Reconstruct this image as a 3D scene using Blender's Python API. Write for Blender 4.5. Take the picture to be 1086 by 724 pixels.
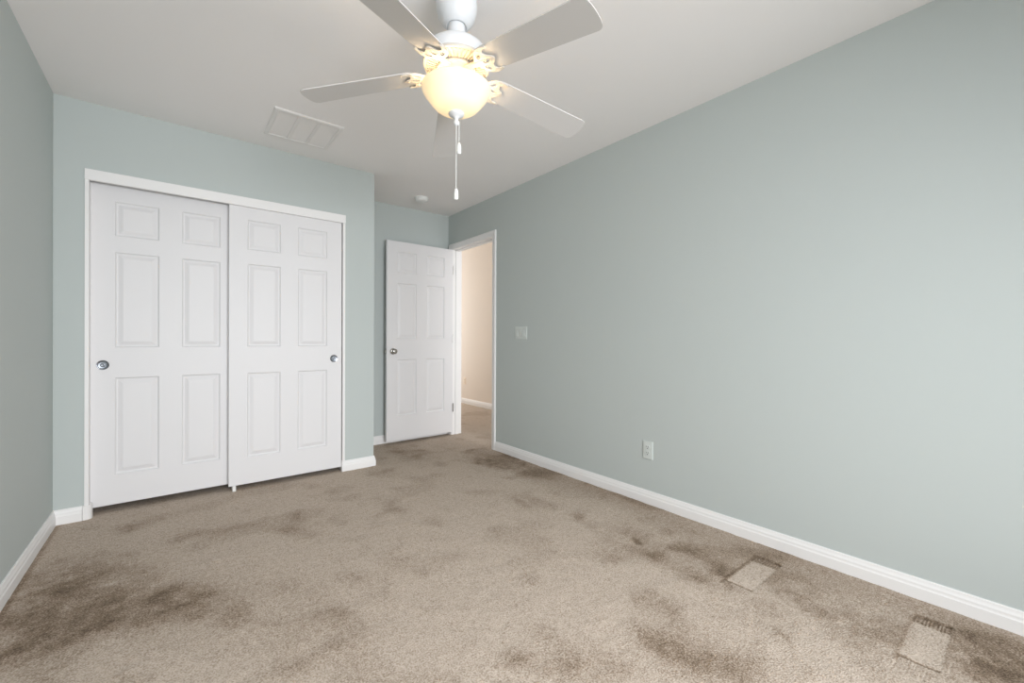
import bpy, bmesh, math, random
from mathutils import Vector, Matrix, noise
PI = math.pi
scn = bpy.context.scene
for o in list(bpy.data.objects):
    bpy.data.objects.remove(o, do_unlink=True)
C = scn.collection

# ------------------------------------------------------------ camera
CAM_H = 1.0619
cd = bpy.data.cameras.new('camera')
cam = bpy.data.objects.new('camera', cd)
C.objects.link(cam)
cd.sensor_width = 36.0
cd.lens = 445.74 / 1086 * 36.0
cd.shift_y = -0.0015
cd.clip_start = 0.02
F = Vector((0.62455835, 0.78097636, -0.00167198))
R = Vector((0.78097633, -0.62455085, 0.00349542))
U = Vector((-0.0016856, 0.00348887, 0.99999249))
cam.matrix_world = Matrix(((R.x, U.x, -F.x, 0), (R.y, U.y, -F.y, 0), (R.z, U.z, -F.z, CAM_H), (0, 0, 0, 1)))
scn.camera = cam

# ------------------------------------------------------------ light and exposure
WINDOW_W, HALL_W, BULB_W = 80.0, 25.5, 1.7
WINDOW_SPREAD, WINDOW_TILT = 122.0, 0.30
scn.view_settings.view_transform = 'Standard'
scn.view_settings.look = 'None'
scn.view_settings.gamma = 1.0
scn.view_settings.use_curve_mapping = False
scn.view_settings.exposure = 0.0
scn.cycles.max_bounces = 16
scn.cycles.diffuse_bounces = 10
scn.cycles.caustics_reflective = False
scn.cycles.caustics_refractive = False

world = bpy.data.worlds.new('daylight')
scn.world = world
world.use_nodes = True
world.node_tree.nodes['Background'].inputs[0].default_value = (0.75, 0.86, 1.0, 1)
world.node_tree.nodes['Background'].inputs[1].default_value = 1.0


def lamp(name, kind, loc, energy, color, rot=(0, 0, 0), size=None, size_y=None, radius=None, spread=None):
    l = bpy.data.lights.new(name, kind)
    l.energy = energy
    l.color = color
    if size:
        l.shape = 'RECTANGLE'
        l.size, l.size_y = size, size_y
    if spread:
        l.spread = math.radians(spread)
    if radius:
        l.shadow_soft_size = radius
    o = bpy.data.objects.new(name, l)
    o.location, o.rotation_euler = loc, rot
    C.objects.link(o)
    return o


# room plan (metres)
XL, XR, YC, YB, XC, H = -0.5424, 2.3974, 3.4732, 4.1503, 1.2954, 2.44
YF = -1.50
WX0, WX1, WZ0, WZ1 = -0.20, 1.60, 0.62, 2.07
HX = 3.735
lamp('window_daylight', 'AREA', ((WX0 + WX1) / 2, YF - 0.06, (WZ0 + WZ1) / 2), WINDOW_W, (0.955, 0.97, 1.0), (PI / 2 - WINDOW_TILT, 0, 0), WX1 - WX0 - .1, WZ1 - WZ0 - .1, spread=WINDOW_SPREAD)
HH = 3.05                                   # the hall is taller than the bedroom
lamp('hall_end_fill', 'AREA', (3.1, 6.96, 1.5), HALL_W, (0.90, 0.96, 1.0), (-PI / 2, 0, 0), 1.0, 2.4)  # added fill light at the far hall end, to light the wall evenly
lamp('hall_near_fill', 'AREA', (3.1, 2.06, 1.5), HALL_W * .8, (0.90, 0.96, 1.0), (PI / 2, 0, 0), 1.0, 2.4)  # second added fill, from the near end of the hall


# ------------------------------------------------------------ helpers
def lin(c):
    return tuple((x / 255 / 12.92) if x / 255 <= 0.04045 else ((x / 255 + 0.055) / 1.055) ** 2.4 for x in c) + (1.0,)


def mat(name, rgb, rough=0.5, metal=0.0, bump=0.0, bscale=200.0, spec=0.5, vary=0.0):
    m = bpy.data.materials.new(name)
    m.use_nodes = True
    nt = m.node_tree
    b = nt.nodes['Principled BSDF']
    b.inputs['Base Color'].default_value = lin(rgb)
    b.inputs['Roughness'].default_value = rough
    b.inputs['Metallic'].default_value = metal
    b.inputs['Specular IOR Level'].default_value = spec
    tc = nt.nodes.new('ShaderNodeTexCoord')
    n = nt.nodes.new('ShaderNodeTexNoise')
    n.inputs['Scale'].default_value = bscale
    n.inputs['Detail'].default_value = 3
    nt.links.new(tc.outputs['Object'], n.inputs['Vector'])
    if vary:
        mx = nt.nodes.new('ShaderNodeMix')
        mx.data_type = 'RGBA'
        a = lin(rgb)
        mx.inputs[6].default_value = tuple(x * (1 - vary) for x in a[:3]) + (1,)
        mx.inputs[7].default_value = tuple(min(1, x * (1 + vary)) for x in a[:3]) + (1,)
        nt.links.new(n.outputs['Fac'], mx.inputs[0])
        nt.links.new(mx.outputs[2], b.inputs['Base Color'])
    if bump:
        bp = nt.nodes.new('ShaderNodeBump')
        bp.inputs['Strength'].default_value = bump
        bp.inputs['Distance'].default_value = 0.002
        nt.links.new(n.outputs['Fac'], bp.inputs['Height'])
        nt.links.new(bp.outputs['Normal'], b.inputs['Normal'])
    return m


M_WALL = mat('wall_paint', (187, 194, 192), 0.75, spec=0.25)
M_CEIL = mat('ceiling_paint', (239, 237, 236), 0.9, spec=0.1)
M_HALL = mat('hall_paint', (227, 218, 208), 0.8, spec=0.2)
M_TRIM = mat('trim_paint', (233, 232, 231), 0.42, bump=0.02, bscale=60)
M_DOOR = mat('door_paint', (222, 221, 222), 0.48, bump=0.05, bscale=70, spec=0.4)
M_CHROME = mat('chrome', (148, 150, 155), 0.22, 1.0)
M_STEEL = mat('brushed_nickel', (176, 172, 166), 0.28, 1.0)
M_HINGE_LIT = mat('lit_hinge_nickel', (235, 233, 230), 0.35, 0.5)  # paler nickel for the upper hinge knuckles: their shine put into the colour
M_DARK = mat('dark_slot', (38, 36, 34), 0.8)
M_WHITE = mat('white_plastic', (228, 229, 227), 0.35)
M_PLATE = mat('plate_plastic', (206, 212, 209), 0.32)
M_BEIGE = mat('beige_plastic', (231, 217, 200), 0.4)
M_FANW = mat('fan_enamel', (222, 224, 226), 0.3)
M_BLADE = mat('fan_blade_white', (207, 205, 203), 0.55)
M_IRON = mat('fan_iron_cream', (206, 200, 190), 0.45)
M_VENT = mat('vent_enamel', (229, 227, 225), 0.6)
M_PULL = mat('pull_cup_metal', (142, 147, 154), 0.36, 0.9)
M_RIM = mat('dark_pull_rim', (118, 120, 124), 0.3, 1.0)
M_DUCT = mat('duct_grey', (196, 194, 191), 0.9)
M_CLOSET = mat('closet_paint', (150, 150, 148), 0.9)
M_FRAME = mat('window_vinyl', (235, 235, 235), 0.4)


def finish(name, bm, m, parent=None, smooth=None):
    bmesh.ops.recalc_face_normals(bm, faces=bm.faces)
    me = bpy.data.meshes.new(name)
    bm.to_mesh(me)
    bm.free()
    me.materials.append(m)
    if smooth is not None:
        me.polygons.foreach_set('use_smooth', [True] * len(me.polygons))
        me.set_sharp_from_angle(angle=math.radians(smooth))
    o = bpy.data.objects.new(name, me)
    C.objects.link(o)
    if parent:
        o.parent = parent
    return o


def tag(o, label=None, cat=None, group=None, kind=None):
    if label: o['label'] = label
    if cat: o['category'] = cat
    if group: o['group'] = group
    if kind: o['kind'] = kind
    return o


def empty(name, loc, rz=0):
    o = bpy.data.objects.new(name, None)
    o.empty_display_size = 0.1
    o.location = loc
    o.rotation_euler = (0, 0, rz)
    C.objects.link(o)
    return o


def box(bm, x0, x1, y0, y1, z0, z1, bevel=0.0, seg=2):
    ret = bmesh.ops.create_cube(bm, size=1.0)
    vs = ret['verts']
    for v in vs:
        v.co = Vector(((x0 + x1) / 2 + v.co.x * (x1 - x0), (y0 + y1) / 2 + v.co.y * (y1 - y0), (z0 + z1) / 2 + v.co.z * (z1 - z0)))
    if bevel:
        es = list({e for v in vs for e in v.link_edges})
        bmesh.ops.bevel(bm, geom=es, offset=bevel, segments=seg, affect='EDGES', profile=0.5)


def lathe(bm, prof, seg=48, mtx=None, cap=True):
    """prof: list of (radius, height); spun about local z, then moved by mtx"""
    rings = []
    for r, z in prof:
        if r < 1e-6:
            v = bm.verts.new((0, 0, z))
            rings.append([v])
        else:
            rings.append([bm.verts.new((r * math.cos(2 * PI * k / seg), r * math.sin(2 * PI * k / seg), z)) for k in range(seg)])
    for a, b in zip(rings[:-1], rings[1:]):
        for k in range(seg):
            q = [a[k % len(a)], a[(k + 1) % len(a)], b[(k + 1) % len(b)], b[k % len(b)]]
            u = []
            for v in q:
                if v not in u:
                    u.append(v)
            if len(u) > 2:
                bm.faces.new(u)
    if cap:
        for ring in (rings[0], rings[-1]):
            if len(ring) > 2:
                bm.faces.new(ring)
    if mtx is not None:
        bmesh.ops.transform(bm, matrix=mtx, verts=[v for r in rings for v in r])


def prism(bm, prof, axis, a, b):
    """closed profile extruded from a to b; axis 'x': prof=(y,z); axis 'y': prof=(x,z); axis 'z': prof=(x,y)"""
    def P(p, t):
        return {'x': (t, p[0], p[1]), 'y': (p[0], t, p[1]), 'z': (p[0], p[1], t)}[axis]
    va = [bm.verts.new(P(p, a)) for p in prof]
    vb = [bm.verts.new(P(p, b)) for p in prof]
    n = len(prof)
    for i in range(n):
        bm.faces.new((va[i], va[(i + 1) % n], vb[(i + 1) % n], vb[i]))
    bm.faces.new(va)
    bm.faces.new(vb)


def smoothstep(a, b, x):
    t = max(0.0, min(1.0, (x - a) / (b - a)))
    return t * t * (3 - 2 * t)


# ------------------------------------------------------------ carpet floor
# worn and brushed patches: centre, two half-axes (metres on the floor), depth of tone
PATCHES = [(-0.282,2.591,0.153,-0.047,0.044,-0.238,0.60),(-0.401,2.401,0.079,0.117,0.059,-0.176,0.60),(-0.065,2.209,0.204,-0.069,0.034,-0.181,0.50),(-0.198,2.171,0.159,-0.058,0.031,-0.119,0.45),(0.100,2.118,0.123,-0.034,0.011,-0.104,0.25),(-0.386,2.114,0.087,-0.015,0.030,-0.105,0.50),(0.301,1.717,0.139,-0.078,0.002,-0.128,0.22),(0.533,2.526,0.081,-0.107,-0.003,-0.084,0.30),(0.553,2.742,0.044,-0.034,-0.015,-0.072,0.30),(-0.095,3.203,0.124,0.031,0.011,-0.073,0.30),(-0.195,3.172,0.058,0.015,0.008,-0.067,0.30),(0.051,2.835,0.080,0.005,0.006,-0.114,0.22),(0.728,2.605,0.053,-0.041,-0.027,-0.096,0.22),(1.076,2.604,0.035,-0.146,-0.040,-0.067,0.20),(1.702,3.783,0.099,-0.207,-0.058,-0.129,0.45),(1.667,3.523,0.074,-0.135,-0.053,-0.113,0.35),(2.102,2.893,0.079,-0.164,-0.057,-0.092,0.50),(0.645,1.814,0.039,-0.120,-0.025,-0.070,0.15),(0.455,1.790,0.102,-0.157,-0.021,-0.152,0.20),(0.326,1.513,0.066,-0.026,-0.010,-0.044,0.30),(0.222,2.829,0.128,-0.041,0.002,-0.091,0.20),(1.288,3.271,0.088,-0.130,-0.037,-0.093,0.25),(1.771,2.139,0.038,-0.071,-0.037,-0.054,0.35),(1.869,2.062,0.044,-0.118,-0.039,-0.052,0.30),(1.892,1.724,0.007,-0.040,-0.030,-0.028,0.35),(1.848,1.549,0.006,-0.050,-0.028,-0.023,0.40),(2.262,2.734,0.072,-0.225,-0.085,-0.103,0.40),(2.412,2.982,0.017,-0.171,-0.059,-0.073,0.40),(1.891,1.306,0.003,-0.015,-0.014,-0.010,1.20),(1.911,1.343,-0.008,-0.047,-0.018,-0.013,0.50),(1.933,1.395,0.034,-0.098,-0.075,-0.054,0.35),(1.641,1.298,0.022,-0.040,-0.028,-0.022,0.25),(1.910,1.155,-0.007,-0.159,-0.082,-0.029,0.35),(1.819,0.960,0.025,-0.097,-0.044,-0.023,0.42),(1.964,0.945,0.003,-0.065,-0.049,-0.024,0.30),(1.992,1.126,0.035,-0.052,-0.027,-0.015,0.30),(1.818,1.180,0.012,-0.055,-0.032,-0.021,0.35),(1.829,0.673,0.007,-0.066,-0.039,-0.014,0.40),(2.019,0.667,0.016,-0.072,-0.046,-0.015,0.40),(1.975,0.907,0.005,-0.075,-0.040,-0.019,0.40),(1.942,0.854,0.078,0.014,-0.009,-0.012,0.40),(2.018,0.473,-0.009,-0.150,-0.081,-0.007,0.35),(1.964,0.351,-0.005,-0.117,-0.085,-0.005,0.40),(2.177,0.124,-0.019,-0.111,-0.136,0.005,0.60),(2.081,0.067,0.024,-0.068,-0.095,-0.003,0.60),(1.356,0.667,0.086,-0.144,-0.087,-0.012,0.50),(1.324,0.799,0.044,-0.063,-0.041,-0.025,0.35),(0.966,0.951,0.119,-0.094,-0.038,-0.038,0.30),(0.885,1.066,0.049,-0.039,-0.026,-0.031,0.30),(1.705,0.557,-0.065,-0.045,0.019,-0.003,0.20),(1.524,0.945,0.024,-0.111,-0.054,-0.034,0.15),(1.701,0.695,0.027,-0.091,-0.058,-0.024,0.18)]
# bed-foot dents: x0, x1, y0, y1, comb depth
DENTS = [(1.865, 2.238, 0.750, 0.862, 0.35), (1.875, 2.252, 0.192, 0.294, 1.0)]


def carpet_at(x, y):
    """height and tone of the pile at a point"""
    q = Vector((x, y, 0.3))
    w1 = noise.noise(q * 9.0)
    w2 = noise.noise(q * 23.0 + Vector((4, 2, 0)))
    w3 = noise.noise(q * 3.1 + Vector((9, 5, 0)))
    jx = x + 0.035 * noise.noise(q * 6 + Vector((3, 0, 7))) + 0.018 * w2
    jy = y + 0.035 * noise.noise(q * 6 + Vector((0, 8, 1))) + 0.018 * noise.noise(q * 21 + Vector((0, 3, 9)))
    t = 0.0
    for cx, cy, ax, ay, bx, by, s in PATCHES:
        dx, dy = jx - cx, jy - cy
        if s > 1:
            dx, dy = x - cx, y - cy
        if abs(dx) > 0.7 or abs(dy) > 0.7:
            continue
        det = ax * by - ay * bx
        u = (dx * by - dy * bx) / det
        v = (ax * dy - ay * dx) / det
        d = u * u + v * v
        if d < 6:
            t += s * math.exp(-0.7 * d) * 0.86 * (1 + 0.6 * w1 + 0.5 * w2)
    t = min(t, 0.85)
    # brushed band along the right-hand wall and painted baseboard shade with dirt against the left one
    if x < XR and y < 3.4:
        t += 0.40 * smoothstep(XR - 0.50, XR - 0.12, x + 0.1 * w1 + 0.05 * w2) * (0.75 + 0.7 * w3)
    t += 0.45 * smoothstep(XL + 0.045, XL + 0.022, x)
    t += 0.15 * smoothstep(0.12, 0.45, w3 + 0.35 * w1) + 0.10 * smoothstep(0.2, 0.5, w1)
    z = 0.0
    for x0, x1, y0, y1, k in DENTS:
        if x0 - 0.09 < x < x1 + 0.02 and y0 - 0.02 < y < y1 + 0.02:
            inx = smoothstep(x0 - 0.004, x0 + 0.004, x) * (1 - smoothstep(x1 - 0.004, x1 + 0.004, x))
            iny = smoothstep(y0 - 0.005, y0 + 0.005, y) * (1 - smoothstep(y1 - 0.005, y1 + 0.005, y))
            ins = inx * iny
            tooth = 0.5 + 0.5 * math.cos((y - y0) / (y1 - y0) * 2 * PI * 10)
            far = smoothstep(x1 - 0.072, x1 - 0.060, x)
            mid = smoothstep(x0 + 0.035, x0 + 0.047, x) * (1 - far)
            near_t = max(0.0, 1 - abs(x - (x0 + 0.043)) / 0.011)
            edge_t = max(0.0, 1 - abs(x - (x1 - 0.004)) / 0.014)
            side_t = max(0.0, 1 - abs(y - y1) / 0.012) * inx
            out = smoothstep(x0 - 0.065, x0 - 0.05, x) * (1 - smoothstep(x0 + 0.035, x0 + 0.047, x)) * iny
            z -= ins * (0.0015 * mid + 0.003 * far * (1 - tooth) + 0.006 * edge_t + 0.004 * near_t) + out * 0.002 * (1 - tooth) * k
            t = t * (1 - 0.75 * ins * (mid + 0.6 * far)) - 0.12 * mid * ins
            t += iny * (0.95 * near_t + 1.0 * edge_t) + 0.75 * side_t * (1.25 - 0.75 * k)  # groove and side-edge shade of the dents painted into the tone
            t += ins * far * k * 1.0 * (1 - tooth) + ins * far * (1 - k) * 0.32 + out * 0.22 * k * (1 - tooth) - out * 0.12 * tooth
    if (x - 1.891) ** 2 + (y - 1.306) ** 2 < 0.0002:
        z -= 0.004
    z += 0.0025 * w1 + 0.0015 * w2
    return z, max(-0.2, min(1.1, t))


def carpet_material():
    m = bpy.data.materials.new('taupe_carpet')
    m.use_nodes = True
    nt = m.node_tree
    N = nt.nodes.new
    L = nt.links.new
    b = nt.nodes['Principled BSDF']
    b.inputs['Roughness'].default_value = 0.95
    b.inputs['Specular IOR Level'].default_value = 0.1
    tc = N('ShaderNodeTexCoord')
    at = N('ShaderNodeAttribute')
    at.attribute_name = 'pile_tone'
    fine = N('ShaderNodeTexNoise')
    fine.inputs['Scale'].default_value = 170
    fine.inputs['Detail'].default_value = 3
    fine.inputs['Roughness'].default_value = 0.65
    mid = N('ShaderNodeTexNoise')
    mid.inputs['Scale'].default_value = 45
    mid.inputs['Detail'].default_value = 3
    for n in (fine, mid):
        L(tc.outputs['Object'], n.inputs['Vector'])

    def math_(op, a, bb, clamp=False):
        n = N('ShaderNodeMath')
        n.operation = op
        n.use_clamp = clamp
        for i, v in enumerate((a, bb)):
            if isinstance(v, (int, float)):
                n.inputs[i].default_value = v
            else:
                L(v, n.inputs[i])
        return n.outputs[0]
    f0 = math_('SUBTRACT', fine.outputs['Fac'], 0.5)
    m0 = math_('SUBTRACT', mid.outputs['Fac'], 0.5)
    tone = math_('ADD', at.outputs['Fac'], math_('MULTIPLY', f0, 2.8))
    tone = math_('ADD', tone, math_('MULTIPLY', m0, 0.8))
    tone = math_('ADD', tone, 0.22)
    mr = N('ShaderNodeMapRange')
    mr.inputs['From Min'].default_value = -0.6
    mr.inputs['From Max'].default_value = 1.5
    L(tone, mr.inputs['Value'])
    cr = N('ShaderNodeValToRGB')
    cr.color_ramp.elements[0].position = 0.0
    cr.color_ramp.elements[0].color = lin((216, 203, 190))
    cr.color_ramp.elements[1].position = 1.0
    cr.color_ramp.elements[1].color = lin((92, 78, 65))
    e = cr.color_ramp.elements.new(0.36)
    e.color = lin((191, 177, 163))
    e = cr.color_ramp.elements.new(0.7)
    e.color = lin((140, 123, 106))
    L(mr.outputs[0], cr.inputs['Fac'])
    L(cr.outputs[0], b.inputs['Base Color'])
    bp = N('ShaderNodeBump')
    bp.inputs['Strength'].default_value = 0.8
    bp.inputs['Distance'].default_value = 0.006
    L(fine.outputs['Fac'], bp.inputs['Height'])
    L(bp.outputs['Normal'], b.inputs['Normal'])
    return m


def build_floor():
    def lines(a, b, step, fa, fb, fstep):
        out, v = [], a
        while v < b - 1e-6:
            out.append(v)
            v += fstep if fa <= v < fb else step
        return out + [b]
    xs = lines(XL - 0.1, 2.60, 0.014, 1.77, 2.29, 0.0045)
    ys = lines(YF - 0.1, YB + 0.1, 0.014, 0.15, 0.90, 0.0045)
    xs2 = [XR + 0.2026 + i * (HX + 0.1 - 2.60) / 16 for i in range(17)]
    verts, tone, faces = [], [], []

    def grid(gx, gy):
        base = len(verts)
        for y in gy:
            for x in gx:
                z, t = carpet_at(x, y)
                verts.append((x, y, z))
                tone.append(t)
        n = len(gx)
        for j in range(len(gy) - 1):
            for i in range(n - 1):
                a = base + j * n + i
                faces.append((a, a + 1, a + n + 1, a + n))
    grid(xs, ys)
    yh = [YB + 0.1 + i * 0.04 for i in range(71)]
    grid([2.30 + i * (HX + 0.1 - 2.30) / 40 for i in range(41)], yh)
    grid([2.60 + i * (HX + 0.1 - 2.60) / 40 for i in range(41)], [1.9 + i * (YB + 0.1 - 1.9) / 60 for i in range(61)])
    # underlay: closes the carpet to a slab
    k = len(verts)
    verts.extend([(XL - .1, YF - .1, -.06), (HX + .1, YF - .1, -.06), (HX + .1, 7.1, -.06), (XL - .1, 7.1, -.06)])
    tone.extend([0] * 4)
    faces.append((k, k + 3, k + 2, k + 1))
    me = bpy.data.meshes.new('floor')
    me.from_pydata(verts, [], faces)
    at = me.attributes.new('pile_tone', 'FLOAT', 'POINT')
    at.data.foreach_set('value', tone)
    me.polygons.foreach_set('use_smooth', [True] * len(me.polygons))
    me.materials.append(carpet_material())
    o = bpy.data.objects.new('floor', me)
    C.objects.link(o)
    tag(o, 'worn taupe cut-pile carpet with dark patches and bed-foot dents', 'floor', kind='structure')


build_floor()


# ------------------------------------------------------------ walls and ceiling
def struct(name, boxes, m, label=None, cat=None, bevel=0.0):
    bm = bmesh.new()
    for b in boxes:
        box(bm, *b, bevel=bevel)
    o = finish(name, bm, m)
    return tag(o, label, cat, kind='structure')


T = 0.10
DY0, DY1, DZ = 3.303, 4.062, 2.052         # bedroom door opening in the right-hand wall
WT = 0.115
struct('wall_right', [(XR, XR + WT, YF - T, DY0 - .018, -.05, H), (XR, XR + WT, DY1 + .018, YB + T, -.05, H), (XR, XR + WT, DY0 - .018, DY1 + .018, DZ + .018, H)], M_WALL,
       'long pale blue-green wall with the light switch and outlet', 'wall')
struct('wall_left', [(XL - T, XL, YF - T, YB + T, -.05, H)], M_WALL, 'pale blue-green wall at the left edge of the photo', 'wall')
CX0, CX1, CZ = -0.398, 1.042, 2.035        # closet opening
struct('wall_closet', [(XL, CX0 - .018, YC, YC + T, -.05, H), (CX1 + .018, XC, YC, YC + T, -.05, H), (CX0 - .018, CX1 + .018, YC, YC + T, CZ, H),
                       (XC - T, XC, YC + T, YB, -.05, H)], M_WALL, 'pale blue-green wall around the white sliding closet doors', 'wall')
struct('wall_back', [(XL, XR, YB, YB + T, -.05, H)], M_WALL, 'shaded blue-green wall behind the open bedroom door', 'wall')
struct('wall_front', [(XL, WX0, YF - T, YF, -.05, H), (WX1, XR, YF - T, YF, -.05, H), (WX0, WX1, YF - T, YF, -.05, WZ0), (WX0, WX1, YF - T, YF, WZ1, H)], M_WALL,
       'blue-green window wall behind the camera', 'wall')
struct('wall_hall', [(HX, HX + T, 1.9, 7.1, -.05, HH), (XR + WT, HX, 7.0, 7.1, -.05, HH), (XR + WT, HX, 1.9, 2.0, -.05, HH), (XR, XR + WT, YB + T, 7.1, -.05, HH),
                     (XR + WT - .004, XR + WT, 2.0, DY0 - .1, 0, H), (XR, XR + WT, 1.9, YB + T, H, HH)], M_HALL, 'cream hallway wall seen through the open doorway', 'wall')
struct('ceiling', [(XL - T, XR + WT, YF - T, YB + T, H, H + .08), (XR, HX + T, 1.9, 7.1, HH, HH + .08)], M_CEIL, 'plain off-white ceiling over the bedroom', 'ceiling')

# window behind the camera: the source of the daylight
w = empty('window_1', ((WX0 + WX1) / 2, YF - T, WZ0))
tag(w, 'white vinyl slider window in the wall behind the camera', 'window', kind='structure')
hw, hh = (WX1 - WX0) / 2, WZ1 - WZ0
bm = bmesh.new()
for b in ((-hw, -hw + .04, 0, .04, 0, hh), (hw - .04, hw, 0, .04, 0, hh), (-hw, hw, 0, .04, 0, .04), (-hw, hw, 0, .04, hh - .04, hh), (-.02, .02, 0, .04, 0, hh)):
    box(bm, *b, bevel=.003)
finish('window_frame', bm, M_FRAME, w)

# ------------------------------------------------------------ baseboards
BH, BT = 0.084, 0.0145


def base_prof(s=1):
    """(out from the wall, height)"""
    return [(0, -.03), (BT, -.03), (BT, BH * .55), (BT * .86, BH * .60), (BT * .80, BH * .66), (BT * .80, BH * .74), (BT * .60, BH * .83), (BT * .50, BH * .90), (BT * .48, BH * .955), (BT * .34, BH), (0, BH)]


def baseboard(name, paths, label):
    """paths: lists of ((x, y) on the wall, mitre direction out of it)"""
    bm = bmesh.new()
    for path in paths:
        rr = [[bm.verts.new((x + dx * p, y + dy * p, z)) for p, z in base_prof()] for (x, y), (dx, dy) in path]
        n = len(rr[0])
        for r1, r2 in zip(rr[:-1], rr[1:]):
            for j in range(n):
                bm.faces.new((r1[j], r1[(j + 1) % n], r2[(j + 1) % n], r2[j]))
        bm.faces.new(rr[0])
        bm.faces.new(rr[-1])
    o = finish(name, bm, M_TRIM)
    return tag(o, label, 'baseboard', kind='structure')


baseboard('baseboard_right', [[((XR, YF), (-1, 0)), ((XR, DY0 - .0605), (-1, 0))]], 'white moulded baseboard along the long right-hand wall')
baseboard('baseboard_left', [[((XL, YF), (1, 0)), ((XL, YC), (1, -1))]], 'white moulded baseboard along the left-hand wall')
baseboard('baseboard_back', [[((XC, YB), (1, -1)), ((XR, YB), (0, -1))]], 'white baseboard behind the open bedroom door')
baseboard('baseboard_hall', [[((HX, 2.0), (-1, 0)), ((HX, 7.0), (-1, 0))]], 'white baseboard of the cream hallway')
o = baseboard('baseboard_closet', [[((XL, YC), (1, -1)), ((CX0 - .026, YC), (0, -1))], [((CX1 + .001, YC), (0, -1)), ((XC, YC), (1, -1)), ((XC, YB), (1, -1))]],
              'white baseboard pieces either side of the closet doors')
# rounded return pieces that wrap into the closet opening, and the square one on the right
bm = bmesh.new()
arc = [(CX0 - .024, YC - BT - .001)] + [(CX0 - .012 + .026 * math.sin(a), YC + .0105 - .026 * math.cos(a)) for a in [i * PI / 16 for i in range(9)]] + [(CX0 + .014, YC + .03), (CX0, YC + .03), (CX0, YC), (CX0 - .024, YC)]
prism(bm, arc, 'z', -.03, BH)
ret = finish('corner_return', bm, M_TRIM, o)
bm = bmesh.new()
box(bm, CX1 - .006, CX1 + .001, YC - BT, YC + .03, -.03, BH)
finish('end_return', bm, M_TRIM, o)

# ------------------------------------------------------------ panelled doors
def panel_door(bm, W, Z0, Z1, t, cols, rows, both=True):
    prof = [(0.0, 0.0), (0.003, 0.0055), (0.008, 0.0100), (0.014, 0.0105), (0.034, 0.0030), (0.039, 0.0020)]
    xs = sorted({0, W} | {c for p in cols for c in p})
    zs = sorted({Z0, Z1} | {r for p in rows for r in p})
    e = 0.002
    for side in ((0, 1), (t, -1)):
        y, s = side
        if s < 0 and not both:
            continue

        def V(x, z, d):
            x = min(max(x, e if x < e else x), W - e) if x in (0, W) else x
            if z == Z0: z = Z0 + e
            if z == Z1: z = Z1 - e
            return bm.verts.new((x, y + s * d, z))
        for i in range(len(xs) - 1):
            for j in range(len(zs) - 1):
                x0, x1, z0, z1 = xs[i], xs[i + 1], zs[j], zs[j + 1]
                if (x0, x1) in cols and (z0, z1) in rows:
                    prev = None
                    for ins, d in prof:
                        ring = [V(x0 + ins, z0 + ins, d), V(x1 - ins, z0 + ins, d), V(x1 - ins, z1 - ins, d), V(x0 + ins, z1 - ins, d)]
                        if prev:
                            for k in range(4):
                                bm.faces.new((prev[k], prev[(k + 1) % 4], ring[(k + 1) % 4], ring[k]))
                        prev = ring
                    bm.faces.new(prev)
                else:
                    bm.faces.new((V(x0, z0, 0), V(x1, z0, 0), V(x1, z1, 0), V(x0, z1, 0)))
    # edges with a small arris
    loop = [(e, 0), (W - e, 0), (W, e), (W, t - e), (W - e, t), (e, t), (0, t - e), (0, e)]
    lo = [bm.verts.new((x, y, Z0 + (e if y in (0, t) else 0))) for x, y in loop]
    hi = [bm.verts.new((x, y, Z1 - (e if y in (0, t) else 0))) for x, y in loop]
    n = len(loop)
    for k in range(n):
        if not (loop[k][1] == loop[(k + 1) % n][1] and loop[k][1] in (0, t)):
            bm.faces.new((lo[k], lo[(k + 1) % n], hi[(k + 1) % n], hi[k]))
    bm.faces.new(lo)
    bm.faces.new(hi)
    bmesh.ops.remove_doubles(bm, verts=bm.verts, dist=1e-5)


def finger_pull(parent, x, z, rim_m, r=.029):
    mt = Matrix.Translation((x, 0, z)) @ Matrix.Rotation(PI / 2, 4, 'X')
    bm = bmesh.new()
    lathe(bm, [(r * .78, -.002), (r * .80, .0022), (r * .84, .0042), (r * .92, .0046), (r * .98, .0030), (r, .0008), (r, -.002)], 40, mt, cap=False)
    p = finish('finger_pull', bm, rim_m, parent, 40)
    bm = bmesh.new()
    lathe(bm, [(r * .81, .0030), (r * .74, .0016), (r * .60, .0008), (r * .40, .0006), (r * .36, .0016), (r * .26, .0020), (r * .20, .0009), (0, .0007)], 40, mt, cap=False)
    q = finish('pull_cup', bm, M_PULL, p, 40)
    return p


ROWS = [(0.222, 0.817), (1.003, 1.588), (1.688, 1.898)]
COLS = [(0.110, 0.318), (0.434, 0.642)]
DW = 0.752
# front (right-hand) sliding door
d3 = empty('door_3', (0.285, YC + .012, 0))
tag(d3, 'right-hand white six-panel sliding closet door, in front of its neighbour', 'door', kind='structure')
bm = bmesh.new()
panel_door(bm, DW, 0.034, 2.025, .033, COLS, ROWS)
finish('panel', bm, M_DOOR, d3)
finger_pull(d3, 0.979 - 0.285, 0.905, M_CHROME)
# rear (left-hand) sliding door
d2 = empty('door_2', (CX0 - .004, YC + .062, 0))
tag(d2, 'left-hand white six-panel sliding closet door, set behind its neighbour', 'door', kind='structure')
bm = bmesh.new()
panel_door(bm, DW, 0.040, 2.025, .033, COLS, ROWS)
finish('panel', bm, M_DOOR, d2)
finger_pull(d2, -0.346 - (CX0 - .004), 0.897, M_RIM)

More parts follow.
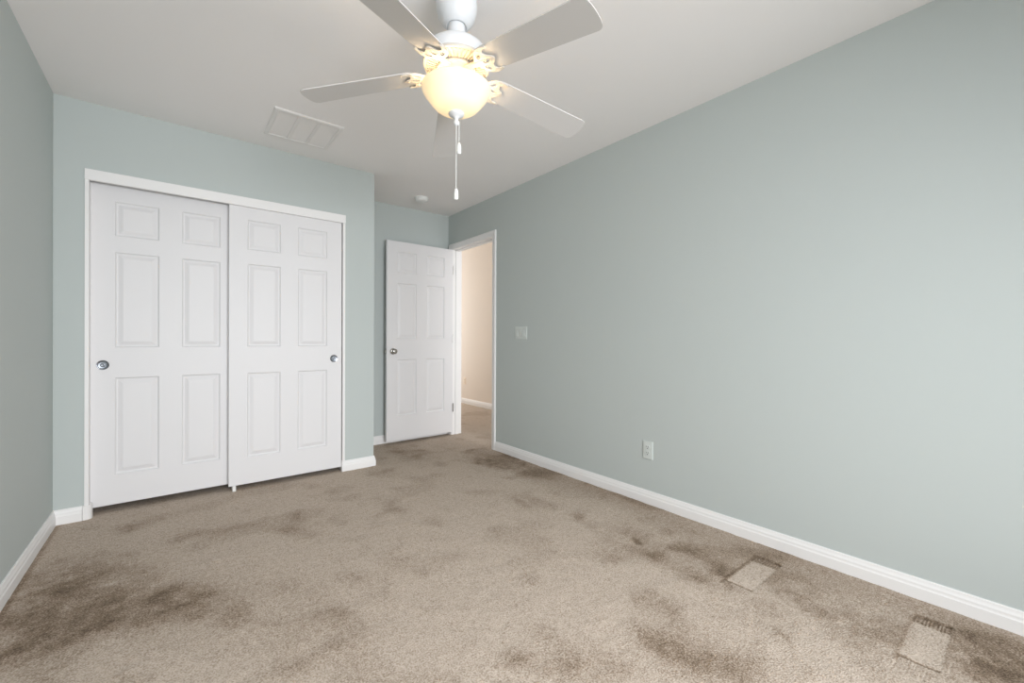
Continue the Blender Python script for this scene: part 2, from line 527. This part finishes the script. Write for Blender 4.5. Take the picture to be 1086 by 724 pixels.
# closet opening trim: header fascia, thin side jambs, interior lining
t2 = empty('trim_2', (0.32, YC, 0))
tag(t2, 'plain white header and thin side jambs around the closet doors', 'door trim', kind='structure')
bm = bmesh.new()
box(bm, CX0 - .0185 - .32, CX1 + .0185 - .32, -.014, .010, 1.985, 2.048, bevel=.0015)
finish('header', bm, M_TRIM, t2)
for s in (0, 1):
    bm = bmesh.new()
    if s == 0:
        box(bm, CX0 - .018 - .32, CX0 - .32, -.008, T, 0.0, 1.986, bevel=.001)
    else:
        box(bm, CX1 - .32, CX1 + .018 - .32, -.008, T, 0.0, 1.986, bevel=.001)
    finish('side_jamb', bm, M_TRIM, t2)
bm = bmesh.new()
box(bm, CX0 - .32, CX1 - .32, .010, T, 2.026, 2.035)
finish('track', bm, M_STEEL, t2)

# floor guide under the meeting edge of the closet doors
g = empty('floor_guide', (0.318, YC + .03, 0))
tag(g, 'small white plastic floor guide where the two closet doors overlap', 'door guide')
bm = bmesh.new()
box(bm, -.010, .010, -.028, .062, -.003, .005, bevel=.0015)
finish('base_plate', bm, M_WHITE, g)
for y in (-.028, .018, .056):
    bm = bmesh.new()
    box(bm, -.010, .010, y, y + .006, .003, .036 if y < 0 else .033, bevel=.001)
    finish('fin', bm, M_WHITE, g)

# ------------------------------------------------------------ open bedroom door, its jamb and casing
DT = .035
d1 = empty('door_1', (XR - .006, 4.040, 0))
tag(d1, 'white six-panel bedroom door standing open against the back wall', 'door', kind='structure')
bm = bmesh.new()
OW = .756
panel_door(bm, OW, .036, 2.048, DT, [(.108, .322), (.436, .650)], [(.282, .852), (1.064, 1.626), (1.732, 1.946)])
bmesh.ops.translate(bm, vec=(-OW, 0, 0), verts=bm.verts)
finish('panel', bm, M_DOOR, d1)
kx, kz = -OW + .066, .937
for s in (-1, 1):
    y0 = 0 if s < 0 else DT
    mt = Matrix.Translation((kx, y0, kz)) @ Matrix.Rotation(PI / 2 if s < 0 else -PI / 2, 4, 'X')
    bm = bmesh.new()
    lathe(bm, [(.031, -.001), (.031, .003), (.028, .007), (.018, .009), (.0115, .012), (.0105, .022), (.012, .028), (.020, .033), (.0255, .041), (.0265, .048), (.0245, .055), (.017, .0595), (.008, .0605), (0, .0605)], 36, mt)
    finish('door_knob', bm, M_STEEL, d1, 50)
bm = bmesh.new()
box(bm, -OW - .0012, -OW + .002, .006, .029, kz - .028, kz + .028)
box(bm, -OW - .010, -OW, .011, .023, kz - .009, kz + .009, bevel=.002)
finish('latch', bm, M_STEEL, d1)
for hz in (.304, 1.066, 1.818):
    bm = bmesh.new()
    box(bm, -.002, .0005, .001, .034, hz - .044, hz + .044, bevel=.0006)
    hg = finish('hinge', bm, M_STEEL, d1)
    bm = bmesh.new()
    for k in range(3):
        lathe(bm, [(.0062, hz - .044 + k * .0296), (.0062, hz - .0155 + k * .0296)], 14, Matrix.Translation((.003, -.005, 0)))
    lathe(bm, [(.0035, hz + .044), (.0052, hz + .047), (.003, hz + .051), (0, hz + .052)], 14, Matrix.Translation((.003, -.005, 0)))
    finish('hinge_knuckle', bm, M_HINGE_LIT if hz > 1 else M_STEEL, hg, 40)

t1 = empty('trim_1', (XR, (DY0 + DY1) / 2, 0))
tag(t1, 'white door casing and jamb of the doorway to the hall', 'door trim', kind='structure')
ym = (DY0 + DY1) / 2
half = (DY1 - DY0) / 2
for s in (-1, 1):
    bm = bmesh.new()
    a, b = (half, half + .018) if s > 0 else (-half - .018, -half)
    box(bm, -.004, WT + .004, a, b, -.01, DZ + .018)
    sy = s * half
    box(bm, .040, .075, min(sy, sy - s * .011), max(sy, sy - s * .011), 0, DZ, bevel=.001)
    finish('side_jamb', bm, M_TRIM, t1)
bm = bmesh.new()
box(bm, -.004, WT + .004, -half, half, DZ, DZ + .018)
box(bm, .040, .075, -half, half, DZ - .011, DZ, bevel=.001)
finish('head_jamb', bm, M_TRIM, t1)
# moulded casing on the bedroom side (and a plain one on the hall side)
cp = [(.006, 0), (.006, -.008), (.010, -.0105), (.020, -.011), (.036, -.0145), (.048, -.0165), (.056, -.016), (.060, -.012), (.060, 0)]
for nm, f in (('casing', lambda x: x), ('hall_casing', lambda x: WT - x)):
    bm = bmesh.new()
    rr = [[bm.verts.new((f(x), sy * (half + o), zb if zb < 0 else DZ + o)) for o, x in cp] for sy, zb in ((-1, -.01), (-1, 1), (1, 1), (1, -.01))]
    for r1, r2 in zip(rr[:-1], rr[1:]):
        for j in range(len(cp)):
            j2 = (j + 1) % len(cp)
            bm.faces.new((r1[j], r1[j2], r2[j2], r2[j]))
    bm.faces.new(rr[0])
    bm.faces.new(rr[3])
    finish(nm, bm, M_TRIM, t1)
bm = bmesh.new()
box(bm, .006, .034, -half - .0005, -half + .0014, .937 - .028, .937 + .028)
box(bm, .001, .006, -half - .001, -half + .003, .937 - .018, .937 + .018, bevel=.001)
finish('strike_plate', bm, M_STEEL, t1)

# ------------------------------------------------------------ ceiling fan
HXF, HYF = 0.868, 1.444
fan = empty('ceiling_fan', (HXF, HYF, H))
tag(fan, 'white five-blade ceiling fan with a lit cream glass bowl light', 'ceiling fan')


def fz(z):
    return z - H


bm = bmesh.new()
lathe(bm, [(.074, 0), (.0775, fz(2.418)), (.081, fz(2.388)), (.0795, fz(2.362)), (.072, fz(2.335)), (.060, fz(2.314)), (.048, fz(2.302)), (.041, fz(2.298)), (.034, fz(2.303))], 56)
finish('canopy', bm, M_FANW, fan, 45)
bm = bmesh.new()
lathe(bm, [(.032, fz(2.309)), (.034, fz(2.295)), (.034, fz(2.225)), (.050, fz(2.218))], 40)
finish('downrod_cover', bm, M_FANW, fan, 45)
bm = bmesh.new()
lathe(bm, [(.045, fz(2.225)), (.080, fz(2.221)), (.102, fz(2.213)), (.117, fz(2.200)), (.125, fz(2.182)), (.1265, fz(2.162)), (.1255, fz(2.150))], 64, cap=True)
finish('motor_housing', bm, M_FANW, fan, 50)
bm = bmesh.new()
lathe(bm, [(.1235, fz(2.150)), (.1285, fz(2.148)), (.1305, fz(2.143)), (.1285, fz(2.137)), (.121, fz(2.136)), (.118, fz(2.140)), (.062, fz(2.131)), (.057, fz(2.128)), (.057, fz(2.140))], 72, cap=False)
for k in range(44):
    a = 2 * PI * k / 44
    b2 = bmesh.new()
    box(b2, .068, .115, -.0036, .0036, -.0040, .0012)
    mm = Matrix.Translation((0, 0, fz(2.1385))) @ Matrix.Rotation(a, 4, 'Z') @ Matrix.Translation((.091, 0, -.0035)) @ Matrix.Rotation(-.16, 4, 'Y') @ Matrix.Translation((-.091, 0, 0))
    bmesh.ops.transform(b2, matrix=mm, verts=b2.verts)
    tmp = bpy.data.meshes.new('t')
    b2.to_mesh(tmp)
    b2.free()
    bm.from_mesh(tmp)
    bpy.data.meshes.remove(tmp)
finish('vent_ring', bm, M_IRON, fan, 40)
bm = bmesh.new()
lathe(bm, [(.054, fz(2.150)), (.054, fz(2.128)), (.078, fz(2.126)), (.080, fz(2.121)), (.078, fz(2.116)), (.052, fz(2.114)), (.050, fz(2.100))], 48)
finish('flywheel', bm, M_IRON, fan, 40)
bm = bmesh.new()
lathe(bm, [(.046, fz(2.114)), (.050, fz(2.110)), (.051, fz(2.082)), (.049, fz(2.074)), (.058, fz(2.070)), (.066, fz(2.064)), (.066, fz(2.059)), (.040, fz(2.057)), (.008, fz(2.055))], 48)
for k in range(3):
    a = 2 * PI * k / 3 + .4
    b2 = bmesh.new()
    box(b2, .050, .129, -.006, .006, fz(2.060), fz(2.064), bevel=.001)
    bmesh.ops.rotate(b2, cent=(0, 0, 0), matrix=Matrix.Rotation(a, 3, 'Z'), verts=b2.verts)
    tmp = bpy.data.meshes.new('t')
    b2.to_mesh(tmp)
    b2.free()
    bm.from_mesh(tmp)
    bpy.data.meshes.remove(tmp)
finish('light_fitter', bm, M_IRON, fan, 40)

# translucent glass bowl
mb = bpy.data.materials.new('frosted_cream_glass')
mb.use_nodes = True
nt = mb.node_tree
nt.nodes.remove(nt.nodes['Principled BSDF'])
out = nt.nodes['Material Output']
tr = nt.nodes.new('ShaderNodeBsdfTranslucent')
tr.inputs[0].default_value = (1.0, .83, .53, 1)
df = nt.nodes.new('ShaderNodeBsdfPrincipled')
df.inputs['Base Color'].default_value = (.86, .78, .62, 1)
df.inputs['Roughness'].default_value = .25
nz = nt.nodes.new('ShaderNodeTexNoise')
nz.inputs['Scale'].default_value = 14
tcn = nt.nodes.new('ShaderNodeTexCoord')
nt.links.new(tcn.outputs['Object'], nz.inputs['Vector'])
mr_ = nt.nodes.new('ShaderNodeMapRange')
mr_.inputs['To Min'].default_value = .026
mr_.inputs['To Max'].default_value = .048
nt.links.new(nz.outputs['Fac'], mr_.inputs['Value'])
mx = nt.nodes.new('ShaderNodeMixShader')
nt.links.new(mr_.outputs[0], mx.inputs[0])
nt.links.new(df.outputs[0], mx.inputs[1])
nt.links.new(tr.outputs[0], mx.inputs[2])
em = nt.nodes.new('ShaderNodeEmission')
em.inputs[0].default_value = (1.0, .82, .55, 1)
em.inputs[1].default_value = .17
ad = nt.nodes.new('ShaderNodeAddShader')
nt.links.new(mx.outputs[0], ad.inputs[0])
nt.links.new(em.outputs[0], ad.inputs[1])
nt.links.new(ad.outputs[0], out.inputs[0])
bm = bmesh.new()
prof = [(.127, 2.058), (.133, 2.0575), (.1365, 2.053), (.136, 2.047), (.131, 2.036), (.123, 2.024), (.114, 2.0125), (.1055, 2.002), (.097, 1.992), (.088, 1.982), (.078, 1.974), (.065, 1.967), (.047, 1.961), (.025, 1.9575), (.006, 1.957)]
lathe(bm, [(r, fz(z)) for r, z in prof], 72, cap=False)
finish('glass_bowl', bm, mb, fan, 80)
bm = bmesh.new()
lathe(bm, [(.006, fz(1.975)), (.012, fz(1.958)), (.030, fz(1.9575)), (.0315, fz(1.954)), (.029, fz(1.949)), (.019, fz(1.943)), (.010, fz(1.939)), (.0075, fz(1.933)), (.0075, fz(1.928)), (.0105, fz(1.924)), (.0115, fz(1.918)), (.0095, fz(1.912)), (.004, fz(1.909)), (0, fz(1.9085))], 36)
finish('finial', bm, M_FANW, fan, 60)


def pull_chain(dx, dy, z1, z0):
    bm = bmesh.new()
    n = int((z1 - z0) / .0045)
    p = []
    for k in range(n):
        zt = z1 - k * .0045
        p += [(.0007, fz(zt)), (.0016, fz(zt - .0012)), (.0016, fz(zt - .0030)), (.0007, fz(zt - .0042))]
    lathe(bm, p, 8, Matrix.Translation((dx, dy, 0)))
    ch = finish('pull_chain', bm, M_WHITE, fan, 60)
    bm = bmesh.new()
    b = z0 + .0004
    lathe(bm, [(.0024, fz(b)), (.0052, fz(b - .003)), (.0076, fz(b - .010)), (.0088, fz(b - .020)), (.0090, fz(b - .036)), (.0084, fz(b - .043)), (.0050, fz(b - .0455)), (0, fz(b - .046))], 20, Matrix.Translation((dx, dy, 0)))
    finish('fob', bm, M_WHITE, ch, 60)


pull_chain(0, 0, 1.910, 1.660)
pull_chain(.0085, -.0068, 1.925, 1.841)

# blades: slightly drooped and pitched, with scrolled irons underneath
PIT, DROOP, ZB = -.1826, .1185, 2.1222


def blade_z(r, s):
    return fz(ZB) + s * math.sin(PIT) - DROOP * r


RT, R0 = .622, .172


def halfw(r):
    return .0553 + (.0661 - .0553) * (r - .15) / .47


def make_blade():
    bm = bmesh.new()
    pts = []
    cr = .026
    # outline, counter-clockwise: root edge, long edges, rounded tip
    for k in range(7):
        a = PI + (PI / 2) * k / 6
        pts.append((R0 + .012 + .012 * math.cos(a), -(halfw(R0) - .012) + .012 * math.sin(a)))
    for k in range(1, 9):
        r = R0 + .012 + (RT - cr - R0 - .012) * k / 8
        pts.append((r, -halfw(r)))
    for k in range(1, 8):
        a = -PI / 2 + (PI / 2 - .14) * k / 7
        pts.append((RT - cr + cr * math.cos(a) - .002, -(halfw(RT) - cr) + cr * math.sin(a)))
    for k in range(1, 8):
        s = -(halfw(RT) - cr) * (1 - 2 * k / 8)
        pts.append((RT + .004 * (1 - (s / .05) ** 2) - .002, s))
    n = len(pts)
    mir = [(r, -s) for r, s in pts[:22]][::-1]
    full = pts + mir
    t = .0019
    top = [bm.verts.new((r, s, blade_z(r, s) + t)) for r, s in full]
    bot = [bm.verts.new((r, s, blade_z(r, s) - t)) for r, s in full]
    bm.faces.new(top)
    bm.faces.new(bot[::-1])
    m = len(full)
    for k in range(m):
        bm.faces.new((bot[k], bot[(k + 1) % m], top[(k + 1) % m], top[k]))
    return bm


def make_iron():
    """flat scrolled bracket with two horns and cut-outs, from a filled 2D curve"""
    cu = bpy.data.curves.new('iron_curve', 'CURVE')
    cu.dimensions = '2D'
    cu.fill_mode = 'BOTH'
    cu.extrude = .0022
    cu.bevel_depth = .0008
    cu.resolution_u = 6
    halfo = [(.060, .013), (.085, .012), (.105, .012), (.118, .017), (.128, .028), (.138, .042), (.152, .053), (.172, .0585), (.196, .0575), (.206, .0530), (.203, .0490), (.192, .0490), (.181, .0445), (.176, .035), (.180, .024), (.190, .0155), (.200, .009), (.205, 0)]
    outer = halfo + [(r, -s) for r, s in halfo[:-1]][::-1]
    hole = [(.139, .020), (.147, .018), (.158, .022), (.164, .031), (.160, .040), (.152, .041), (.144, .033)]
    hole2 = [(.150, .004), (.160, .0085), (.178, .006), (.186, 0), (.178, -.006), (.160, -.0085), (.150, -.004)]
    for ptsl in (outer, hole, [(r, -s) for r, s in hole], hole2):
        sp = cu.splines.new('BEZIER')
        sp.bezier_points.add(len(ptsl) - 1)
        for bp, (r, s) in zip(sp.bezier_points, ptsl):
            bp.co = (r, s, 0)
            bp.handle_left_type = bp.handle_right_type = 'AUTO'
        sp.use_cyclic_u = True
    tmp = bpy.data.objects.new('tmp_iron', cu)
    C.objects.link(tmp)
    dg = bpy.context.evaluated_depsgraph_get()
    me = bpy.data.meshes.new_from_object(tmp.evaluated_get(dg))
    bpy.data.objects.remove(tmp)
    bm = bmesh.new()
    bm.from_mesh(me)
    bpy.data.meshes.remove(me)
    for v in bm.verts:
        r, s, z = v.co
        k = smoothstep(.075, .135, r)
        flat = fz(2.112)
        v.co.z = z + flat * (1 - k) + (blade_z(r, s) - .0068) * k
    # screw bosses between iron and blade
    for r, s in ((.168, .048), (.168, -.048), (.192, 0)):
        lathe(bm, [(.0058, blade_z(r, s) - .0025), (.0058, blade_z(r, s) - .0098), (.004, blade_z(r, s) - .0112), (0, blade_z(r, s) - .0115)], 14, Matrix.Translation((r, s, 0)), cap=False)
    return bm


TH0 = math.radians(64.71)
b0 = finish('blade', make_blade(), M_BLADE, fan)
i0 = finish('blade_iron', make_iron(), M_IRON, b0)
b0.rotation_euler = (0, 0, TH0)
tag(i0, 'cream scrolled bracket')
for k in range(1, 5):
    b = b0.copy()
    C.objects.link(b)
    b.parent = fan
    b.rotation_euler = (0, 0, TH0 + k * 2 * PI / 5)
    i = i0.copy()
    C.objects.link(i)
    i.parent = b
tag(fan)
for off, k in ((Vector((-.050, -.005, 0)), 1.0), (Vector((.057, -.001, 0)), .62)):
    lamp('fan_bulb_light', 'POINT', (HXF + off.x, HYF + off.y, 2.028), BULB_W * k, (1.0, .80, .55), radius=.018)

# ------------------------------------------------------------ ceiling vent
vx0, vx1, vy0, vy1 = .456, .858, 2.830, 3.240
v = empty('ceiling_vent', ((vx0 + vx1) / 2, (vy0 + vy1) / 2, H))
tag(v, 'square white air vent grille in the ceiling in front of the closet', 'air vent')
a, b = (vx1 - vx0) / 2, (vy1 - vy0) / 2
bm = bmesh.new()
fp = [(0, 0), (.0, -.004), (.006, -.009), (.022, -.011), (.028, -.007), (.028, 0)]
# mitred frame: sweep the profile round the rectangle
rings = []
for sx, sy in ((-1, -1), (1, -1), (1, 1), (-1, 1)):
    rings.append([bm.verts.new((sx * (a - o), sy * (b - o), z)) for o, z in fp])
for k in range(4):
    r1, r2 = rings[k], rings[(k + 1) % 4]
    for j in range(len(fp)):
        bm.faces.new((r1[j], r1[(j + 1) % len(fp)], r2[(j + 1) % len(fp)], r2[j]))
finish('frame', bm, M_VENT, v)
bm = bmesh.new()
box(bm, -a + .02, a - .02, -b + .02, b - .02, -.0012, -.0002)
finish('duct_backing', bm, M_DUCT, v)
iw = 2 * (a - .028)
for k in (1, 2):
    x = -a + .028 + iw * k / 3
    bm = bmesh.new()
    box(bm, x - .011, x + .011, -b + .027, b - .027, -.0092, -.001, bevel=.0015)
    finish('divider', bm, M_VENT, v)
for k in range(3):
    x0 = -a + .028 + iw * k / 3 + (.011 if k else 0)
    x1 = -a + .028 + iw * (k + 1) / 3 - (.011 if k < 2 else 0)
    bm = bmesh.new()
    n = 27
    for j in range(n):
        y = -b + .032 + (2 * b - .064) * (j + .5) / n
        prism(bm, [(y - .0066, -.0020), (y - .0060, -.0014), (y + .0066, -.0060), (y + .0060, -.0066)], 'x', x0, x1)
    finish('louver_panel', bm, M_VENT, v)

# ------------------------------------------------------------ smoke detector
s = empty('smoke_detector', (1.872, 3.765, H))
tag(s, 'round white smoke detector on the ceiling near the doorway', 'smoke detector')
bm = bmesh.new()
lathe(bm, [(.066, 0), (.067, -.004), (.066, -.010), (.060, -.011)], 48)
finish('mounting_base', bm, M_WHITE, s, 40)
bm = bmesh.new()
lathe(bm, [(.0615, -.0105), (.0635, -.013), (.0635, -.020), (.061, -.028), (.054, -.035), (.040, -.0385), (.016, -.0395), (0, -.0395)], 48)
finish('cover', bm, M_WHITE, s, 40)
bm = bmesh.new()
lathe(bm, [(.009, -.0385), (.009, -.0408), (.007, -.0415), (0, -.0415)], 20, Matrix.Translation((.022, -.01, 0)))
finish('test_button', bm, M_VENT, s, 40)

# ------------------------------------------------------------ switch and outlets
sw = empty('light_switch', (XR, 2.868, 1.118), 0)
tag(sw, 'white three-gang rocker light switch on the wall beside the doorway', 'light switch')
bm = bmesh.new()
prism(bm, [(-.081, -.057), (.081, -.057), (.081, .057), (-.081, .057)], 'x', -.0035, 0)
box(bm, -.0062, -.003, -.0785, .0785, -.0545, .0545, bevel=.0022)
finish('wall_plate', bm, M_PLATE, sw)
for k in (-1, 0, 1):
    bm = bmesh.new()
    y = k * .0462
    box(bm, -.0068, -.0055, y - .0172, y + .0172, -.0338, .0338)
    rf = finish('rocker_bezel', bm, M_STEEL if False else M_CLOSET, sw)
    bm = bmesh.new()
    up = 1 if k != 0 else -1
    prism(bm, [(-.0060, -.0325), (-.0125 if up > 0 else -.0072, -.0325), (-.0088, 0), (-.0072 if up > 0 else -.0125, .0325), (-.0060, .0325)], 'y', y - .0158, y + .0158)
    finish('rocker', bm, M_PLATE, sw)


def outlet(name, x, y, z, m, label):
    e = empty(name, (x, y, z))
    tag(e, label, 'outlet')
    bm = bmesh.new()
    prism(bm, [(-.0355, -.0575), (.0355, -.0575), (.0355, .0575), (-.0355, .0575)], 'x', -.0035, 0)
    box(bm, -.0064, -.003, -.0332, .0332, -.0552, .0552, bevel=.0022)
    lathe(bm, [(.003, -.001), (.003, .0006), (.0015, .0012), (0, .0012)], 12, Matrix.Translation((-.0064, 0, 0)) @ Matrix.Rotation(-PI / 2, 4, 'Y'))
    finish('wall_plate', bm, m, e)
    for sz in (-1, 1):
        bm = bmesh.new()
        zc = sz * .0195
        pr = []
        for k in range(24):
            a = 2 * PI * k / 24
            pr.append((.0172 * math.cos(a), zc + max(-.0135, min(.0135, .0172 * math.sin(a)))))
        prism(bm, pr, 'x', -.0088, -.005)
        rc = finish('receptacle', bm, m, e)
        bm = bmesh.new()
        box(bm, -.0092, -.0086, -.0078, -.0056, zc - .001, zc + .0085)
        box(bm, -.0092, -.0086, .0056, .0078, zc - .001, zc + .0075)
        lathe(bm, [(.0028, -.0002), (.0028, .0004), (0, .0004)], 12, Matrix.Translation((-.0088, 0, zc - .0075)) @ Matrix.Rotation(-PI / 2, 4, 'Y'))
        finish('slots', bm, M_DARK, rc)
    return e


outlet('wall_outlet', XR, 1.577, .346, M_PLATE, 'white duplex outlet low on the long blue-green wall')
outlet('wall_outlet', HX, 5.92, .373, M_BEIGE, 'cream outlet on the hallway wall beyond the open doorway')
